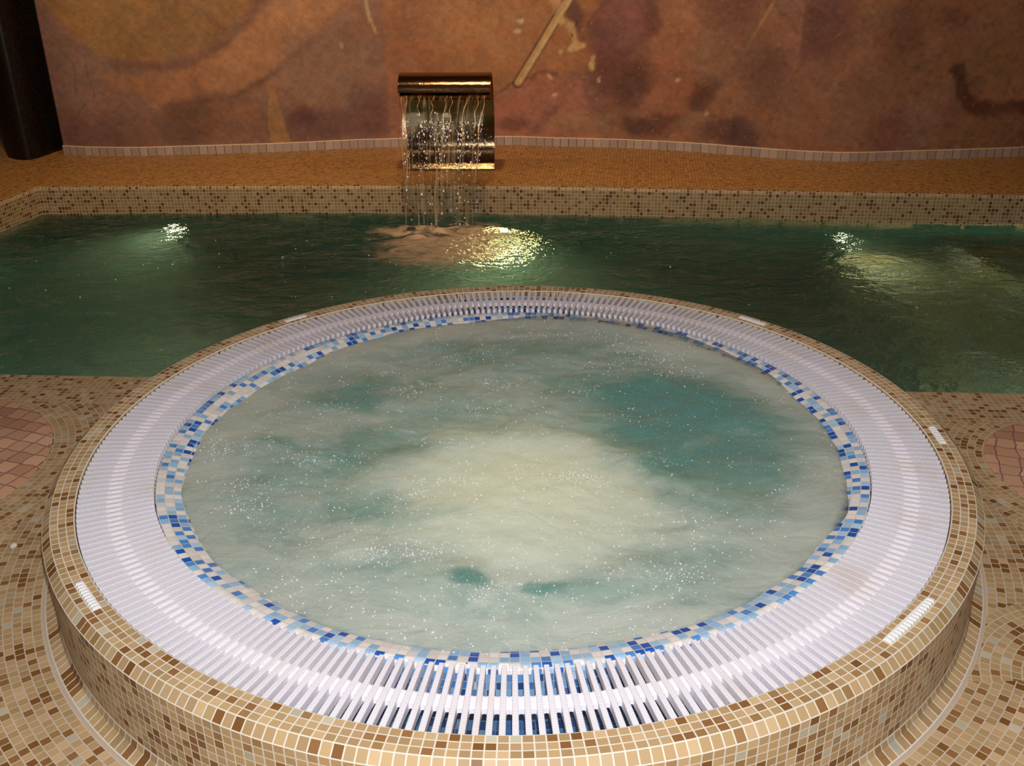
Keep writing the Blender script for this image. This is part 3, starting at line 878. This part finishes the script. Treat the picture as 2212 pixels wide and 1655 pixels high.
# three underwater lights on the far pool wall
k = NT('lit_lamp_glass'); e = k.n('ShaderNodeEmission'); e.inputs[0].default_value = (1, .86, .58, 1); e.inputs[1].default_value = 26
M['lamp'] = k.done(e.outputs[0])
k = NT('lit_lamp_golden_glass'); e = k.n('ShaderNodeEmission'); e.inputs[0].default_value = (1, .74, .26, 1); e.inputs[1].default_value = 40
M['goldlamp'] = k.done(e.outputs[0])
M['steel'] = plain('polished_steel', (196, 186, 172), .12, 1.0)
def pool_light(x, depth, label, power, aim, q=1.0):
    Ec = catmull(EDGE, 10); y = float(np.interp(x, Ec[:, 0], Ec[:, 1])); z = PW-depth
    t = empty('pool_light', (x, y-.012, z), math.atan2(-.27, 3.2)); tag(t, label, 'light', 'underwater pool lights')
    def turn(prof, name, mat):
        V, Fc = [], []; n = 32
        for r, o_ in prof: V += [(r*math.cos(2*PI*i/n), -o_, r*math.sin(2*PI*i/n)) for i in range(n)]
        for j in range(len(prof)-1):
            for i in range(n): Fc.append((j*n+i, j*n+(i+1) % n, (j+1)*n+(i+1) % n, (j+1)*n+i))
        Fc.append(tuple((len(prof)-1)*n+i for i in range(n)))
        return mesh_obj(name, V, Fc, mat, t, smooth=True)
    turn([(.062*q, 0.), (.058*q, .012), (.046*q, .022), (.024*q, .030), (.004*q, .032)], 'lens', M['goldlamp'] if 'golden' in label else M['lamp'])
    turn([(.085*q, -.01), (.085*q, .006), (.08*q, .012), (.066*q, .012), (.063*q, .004)], 'trim_ring', M['steel'])
    L = bpy.data.lights.new('pool_lamp', 'SPOT'); L.energy = power; L.color = (1, .88, .6); L.spot_size = math.radians(120); L.spot_blend = .9; L.shadow_soft_size = .05
    lo = bpy.data.objects.new('pool_lamp', L); C.objects.link(lo); lo.location = (x, y-.09, z); lo.visible_transmission = False   # the lens mesh is what shows
    lo.rotation_euler = (Vector(aim)-Vector((x, y-.09, z))).to_track_quat('-Z', 'Y').to_euler()
pool_light(-2.24, .30, 'lit underwater pool light at the left end of the far pool wall', 62, (-2.7, 2.0, -.7), .5)
pool_light(-.06, .40, 'golden underwater pool light glinting beside the cascade splash', 110, (-.1, 1.4, -1.0), .9)
pool_light(2.10, .30, 'lit underwater pool light at the right by the pool steps', 17, (2.7, 1.4, -.7), .26)

# ------------------------------------------------------------------ steel cascade and its water
CB = Vector((-.10, 4.285)); CD = Vector((-.998, .06)).normalized(); CN = Vector((-.06, -.998)).normalized()
CW = .60
casc = empty('cascade', (*(CB+CD*CW/2), 0), 0)
tag(casc, 'polished steel cascade fountain curling over the far pool ledge', 'fountain')
def cpt(u, h, s):       # u towards the pool, s along the blade (0..1)
    p = CB+CN*u+CD*(CW*s); o = casc.location
    return (p.x-o.x, p.y-o.y, h)
def steel_material():
    k = NT('brushed_steel')
    uv = k.n('ShaderNodeTexCoord').outputs['Object']
    nz = k.noise(k.vmath('MULTIPLY', uv, (60, 60, 2)), 3, 3)
    return k.done(k.bsdf(lin((150, 120, 86)), k.math('MULTIPLY_ADD', nz, .10, .07), 1.0, normal=k.bump(nz, .26, .004)))
M['csteel'] = steel_material()
PROF = catmull([(.050, .012), (.010, .06), (-.028, .14), (-.045, .25), (-.045, .36), (-.020, .48), (.035, .585), (.105, .648), (.170, .645), (.225, .605), (.252, .55)], 6)
def cascade():
    tg = np.gradient(PROF, axis=0); tg /= np.hypot(*tg.T)[:, None]; nn = np.c_[tg[:, 1], -tg[:, 0]]
    inner = PROF+nn*.0; outer = PROF-nn*.008
    caps = []
    V, Fc = [], []; m = len(PROF)
    ns = 8
    for layer in (inner, outer):
        for q in range(ns+1):
            for u, h in layer: V.append(cpt(u, h, q/ns))
    b = (ns+1)*m
    for q in range(ns):
        for j in range(m-1):
            Fc.append((q*m+j, q*m+j+1, (q+1)*m+j+1, (q+1)*m+j))
            Fc.append((b+q*m+j, b+(q+1)*m+j, b+(q+1)*m+j+1, b+q*m+j+1))
        for j in (0, m-1):
            n0 = len(V); V += [V[q*m+j], V[(q+1)*m+j], V[b+(q+1)*m+j], V[b+q*m+j]]; Fc.append((n0, n0+1, n0+2, n0+3))
    for q in (0, ns):
        for j in range(m-1):
            n0 = len(V); V += [V[q*m+j], V[q*m+j+1], V[b+q*m+j+1], V[b+q*m+j]]; Fc.append((n0, n0+1, n0+2, n0+3))
    mesh_obj('curved_blade', V, Fc, M['csteel'], casc, smooth=True)
    # inner slot plate the water runs out under
    ip = catmull([(-.012, .47), (.035, .535), (.10, .582), (.165, .590), (.215, .565), (.236, .530)], 5)
    V, Fc = [], []; m = len(ip)
    for lay, dz in ((ip, 0), (ip, -.006)):
        for q in (0.012, .988):
            for u, h in lay: V.append(cpt(u, h+dz, q))
    for j in range(m-1):
        Fc += [(j, j+1, m+j+1, m+j), (2*m+j, 3*m+j, 3*m+j+1, 2*m+j+1), (j, 2*m+j, 2*m+j+1, j+1), (m+j, m+j+1, 3*m+j+1, 3*m+j)]
    for j in (0, m-1): Fc.append((j, m+j, 3*m+j, 2*m+j))
    mesh_obj('slot_plate', V, Fc, M['csteel'], casc, smooth=True)
    # base flange on the ledge
    V = [cpt(u, h, s) for h in (0.0005, .012) for (u, s) in ((-.03, -.015), (.07, -.015), (.07, 1.015), (-.03, 1.015))]
    Fc = [(0, 1, 2, 3), (4, 7, 6, 5), (0, 4, 5, 1), (1, 5, 6, 2), (2, 6, 7, 3), (3, 7, 4, 0)]
    mesh_obj('base_flange', V, Fc, M['csteel'], casc)
cascade()

def sheet_material():
    k = NT('falling_water')
    uv = k.n('ShaderNodeUVMap').outputs[0]
    st = k.noise(k.vmath('MULTIPLY', uv, (26, 2.2, 1)), 1.0, 5, .6, .6)
    nm = k.bump(st, .9, .02)
    g = k.n('ShaderNodeBsdfGlossy'); g.inputs['Roughness'].default_value = .08; g.inputs[0].default_value = (1, .96, .9, 1); k.link(nm, g.inputs['Normal'])
    t = k.n('ShaderNodeBsdfTransparent'); t.inputs[0].default_value = (.95, .96, .95, 1)
    fr = k.n('ShaderNodeFresnel'); fr.inputs[0].default_value = 1.33; k.link(nm, fr.inputs['Normal'])
    s = k.mixs(k.math('ADD', k.math('MULTIPLY', fr.outputs[0], .9), .03), t.outputs[0], g.outputs[0])
    df = k.bsdf(lin((214, 190, 150)), .3, normal=nm)
    v = k.xyz(uv)[1]
    a = k.math('MULTIPLY', k.sstep(st, .50, .72), k.math('MULTIPLY_ADD', v, .30, .20))
    return k.done(k.mixs(a, s, df))
M['sheet'] = sheet_material()
HL = .535
def fall(t): return .245+1.36*t, HL-4.9*t*t-.15*t
TF = .368
def waterfall():
    nt, ns = 60, 48
    V, Fc, UV = [], [], []
    for j in range(nt+1):
        t = TF*j/nt; u, h = fall(t)
        for i in range(ns+1):
            s = i/ns
            c = .5+(s-.5)*(.97-.22*(j/nt))-.01*j/nt
            w = (vnoise(np.array(s*14.), np.array(j*.12+3))-.5)*.05*(j/nt)+(vnoise(np.array(s*40.), np.array(j*.3))-.5)*.012*(j/nt)
            p = CB+CN*(u+float(w))+CD*(CW*c)
            V.append((p.x, p.y, h))
    for j in range(nt):
        for i in range(ns):
            a = j*(ns+1)+i
            Fc.append((a, a+1, a+ns+2, a+ns+1))
            UV += [(i/ns, j/nt), ((i+1)/ns, j/nt), ((i+1)/ns, (j+1)/nt), (i/ns, (j+1)/nt)]
    o = mesh_obj('falling_water', V, Fc, M['sheet'], None, UV, smooth=True)
    tag(o, 'clear sheet of water falling from the steel cascade into the pool', 'water', kind='stuff')
    rg = np.random.RandomState(5); pts = []
    strands = [(.03, .05), (.20, .03), (.27, .02), (.42, .03), (.50, .05), (.62, .06), (.74, .04), (.93, .03)]
    for k_ in range(640):
        s0, sp = strands[rg.randint(len(strands))]
        f = .40+.16*abs(rg.randn()) if rg.rand() < .42 else .40+.62*rg.rand()
        if f > 1: continue
        u, h = fall(TF*f); s = s0+rg.randn()*sp
        c = .5+(s-.5)*(.97-.22*f)
        p = CB+CN*(u+rg.randn()*.012)+CD*(CW*c)
        pts.append((p.x, p.y, max(h, PW+.01), .0014+.0056*rg.rand()**3))
    blobs('falling_drops', pts, M['drop'], 'bright drops glinting in the falling sheet of the cascade', 'drops', zs=1.7)
    # ropes of water that run down the sheet
    V, Fc = [], []
    for s0, r0, f0, f1 in ((.03, .0045, .02, .8), (.10, .003, .05, .5), (.24, .005, .1, .9), (.40, .003, .05, .45), (.47, .0035, .1, .6), (.62, .003, .04, .4), (.78, .003, .0, .35), (.93, .0045, .0, .95), (.97, .0035, .05, 1), (.55, .005, .5, 1)):
        ph = rg.rand()*6; b = len(V); n = 26
        for q in range(n):
            f = f0+(f1-f0)*q/(n-1); u, h = fall(TF*f); s = s0+.012*math.sin(q*.5+ph)
            p = CB+CN*u+CD*(CW*(.5+(s-.5)*(.97-.22*f)))
            r = r0*(.7+.3*math.sin(q*.9+ph))
            for w_ in range(6): V.append((p.x+r*math.cos(w_*PI/3), p.y+r*math.sin(w_*PI/3), h))
        for q in range(n-1):
            for w_ in range(6): Fc.append((b+q*6+w_, b+q*6+(w_+1) % 6, b+(q+1)*6+(w_+1) % 6, b+(q+1)*6+w_))
    k = NT('water_rope'); g = k.n('ShaderNodeBsdfGlossy'); g.inputs['Roughness'].default_value = .15
    t = k.n('ShaderNodeBsdfTransparent'); d = k.bsdf(lin((226, 190, 130)), .2)
    m = k.done(k.mixs(.45, k.mixs(.3, t.outputs[0], g.outputs[0]), d))
    mesh_obj('water_ropes', V, Fc, m, o, smooth=True)
waterfall()
def splash():
    # frothy mound where the fall lands
    nx, ny = 90, 60
    V, Fc = [], []
    X = np.linspace(-.62, .62, nx); Y = np.linspace(-.34, .26, ny); XX, YY = np.meshgrid(X, Y)
    d = np.hypot(XX/.55, YY/.26)
    h = np.clip(1-d, 0, 1)**.7*(.02+.11*fbm(XX*6+3, YY*8+1, 4))*np.clip((fbm(XX*4+11, YY*5+6, 3)-.25)*2.2, .1, 1)
    Z = PW-.012+h
    c = Vector(SPL)
    for j in range(ny):
        for i in range(nx):
            p = c+Vector((XX[j, i], YY[j, i]+.05-.08*XX[j, i])); V.append((p.x, p.y, Z[j, i]))
    f = [q for q in grid_faces(ny, nx) if max(h.ravel()[v] for v in q) > .002]
    used = sorted({v for q in f for v in q}); mp = {v: i for i, v in enumerate(used)}
    k = NT('pool_froth'); P = k.n('ShaderNodeTexCoord').outputs['Object']
    nz = k.noise(P, 30, 5, .65); nm = k.bump(nz, .6, .01)
    df = k.bsdf(k.mixc(nz, lin((168, 140, 112)), lin((200, 174, 146))), .6, normal=nm)
    tp = k.n('ShaderNodeBsdfTransparent')
    a = k.sstep(k.noise(k.vmath('MULTIPLY', P, (1, 1.5, 1)), 6.5, 5, .6, .8), .40, .62)
    dd = k.vmath('LENGTH', k.vmath('MULTIPLY', k.vmath('SUBTRACT', P, (SPL[0], SPL[1]+.02, PW)), (1/.55, 1/.27, 0)))
    dn = k.math('ADD', dd, k.math('MULTIPLY', k.math('SUBTRACT', nz, .5), .5))
    a = k.math('MULTIPLY', a, k.math('SUBTRACT', 1.0, k.sstep(dn, .35, .92)))
    m = k.done(k.mixs(k.math('MULTIPLY', a, .92), tp.outputs[0], df))
    o = mesh_obj('splash_foam', [V[v] for v in used], [tuple(mp[v] for v in q) for q in f], m, smooth=True)
    tag(o, 'pale tan froth on the pool where the cascade lands', 'foam', kind='stuff')
splash()

# ------------------------------------------------------------------ small things
def lump(name, loc, sx, sy, sz, mat, label, cat, seed):
    bm = bmesh.new(); bmesh.ops.create_icosphere(bm, subdivisions=3, radius=1)
    rg = random.Random(seed)
    for v in bm.verts:
        f = 1+.18*math.sin(v.co.x*4+seed)*math.cos(v.co.y*5+seed*2)+.05*rg.random()
        v.co = Vector((v.co.x*sx*f, v.co.y*sy*f, max(v.co.z, -.35)*sz+sz*.35))
    me = bpy.data.meshes.new(name); bm.to_mesh(me); bm.free(); me.materials.append(mat)
    me.polygons.foreach_set('use_smooth', [True]*len(me.polygons))
    o = bpy.data.objects.new(name, me); C.objects.link(o); o.location = loc
    return tag(o, label, cat)
lump('plaster_crumb', (-1.4035, -.2124, 0), .010, .012, .007, M['chip'], 'small white lump lying on the tan mosaic deck left of the hot tub', 'crumb', 2)
lump('leaf_scrap', (-.098, -.968, RIM-.0205), .0028, .0035, .0014, M['leaf'], 'tiny dark red scrap on the white tiles at the front of the tub', 'leaf', 5)

# ------------------------------------------------------------------ camera
th, ro = .44084, -.01228
cam = bpy.data.cameras.new('camera'); cam.sensor_width = 36; cam.sensor_fit = 'HORIZONTAL'; cam.lens = 2150/2212*36; cam.clip_start = .05
co = bpy.data.objects.new('camera', cam); C.objects.link(co)
R0 = Vector((1, 0, 0)); fwd = Vector((0, math.cos(th), -math.sin(th))); up = Vector((0, math.sin(th), math.cos(th)))
c, s = math.cos(ro), math.sin(ro)
right = R0*c+up*s; upv = -R0*s+up*c
co.matrix_world = Matrix(((right.x, upv.x, -fwd.x, .0012), (right.y, upv.y, -fwd.y, -2.5528), (right.z, upv.z, -fwd.z, 1.357+RIM), (0, 0, 0, 1)))
bpy.context.scene.camera = co

# ------------------------------------------------------------------ lights
def light(typ, loc, energy, col, aim=None, size=.05, spot=None, blend=.5):
    L = bpy.data.lights.new('lamp', typ); L.energy = energy; L.color = col
    if typ == 'AREA': L.size = size
    else: L.shadow_soft_size = size
    if spot: L.spot_size = math.radians(spot); L.spot_blend = blend
    o = bpy.data.objects.new('lamp', L); C.objects.link(o); o.location = loc
    if aim is not None: o.rotation_euler = (Vector(aim)-Vector(loc)).to_track_quat('-Z', 'Y').to_euler()
    return o
light('SPOT', (.03, -2.50, 1.76), 224, (.90, .93, 1.0), (0, .6, 0), .02, 150, .4)         # the camera's flash
for x, w in ((-2.6, 1.0), (-.4, 1.0), (1.9, .72)):                                        # warm ceiling downlights along the pool
    light('SPOT', (x, 2.9, 3.12), 195*w, (1, .71, .45), (x, 4.3, .5), .08, 110, .8)
light('SPOT', (-1.2, -.3, 3.12), 62, (1, .82, .68), (-1.2, -.1, 0), .08, 130, .9)
light('SPOT', (1.2, -.3, 3.12), 62, (1, .82, .68), (1.2, -.1, 0), .08, 130, .9)
light('POINT', (4.2, 1.5, -.28), 80, (1, .88, .62), None, .06)                             # unseen fill light added beyond the steps to brighten them
for x, y, z, e_ in ((-1.75, 1.12, -.62, 20), (1.55, .88, -.62, 14), (2.75, .74, -.34, 26)):                                                 # fill lights added out of sight under the deck edge, brightening pool and steps
    light('POINT', (x, y, z), e_, (.95, 1, .85), None, .05).visible_transmission = False
light('POINT', (BOIL[0], BOIL[1]+.08, RIM-.40), 4.2, (1, .97, .66), None, .08)             # lamp under the bubbling water

w = bpy.data.worlds.new('world'); bpy.context.scene.world = w; w.use_nodes = True
w.node_tree.nodes['Background'].inputs[0].default_value = (.55, .42, .32, 1); w.node_tree.nodes['Background'].inputs[1].default_value = .03
sc = bpy.context.scene
sc.view_settings.view_transform = 'Standard'; sc.view_settings.look = 'None'; sc.view_settings.gamma = 1
sc.view_settings.use_curve_mapping = False; sc.view_settings.exposure = 0
sc.cycles.max_bounces = 8; sc.cycles.volume_bounces = 0; sc.cycles.transparent_max_bounces = 12
sc.cycles.caustics_reflective = False; sc.cycles.caustics_refractive = False
sc.cycles.sample_clamp_indirect = 4.0; sc.cycles.sample_clamp_direct = 0.0
sc.cycles.use_denoising = True
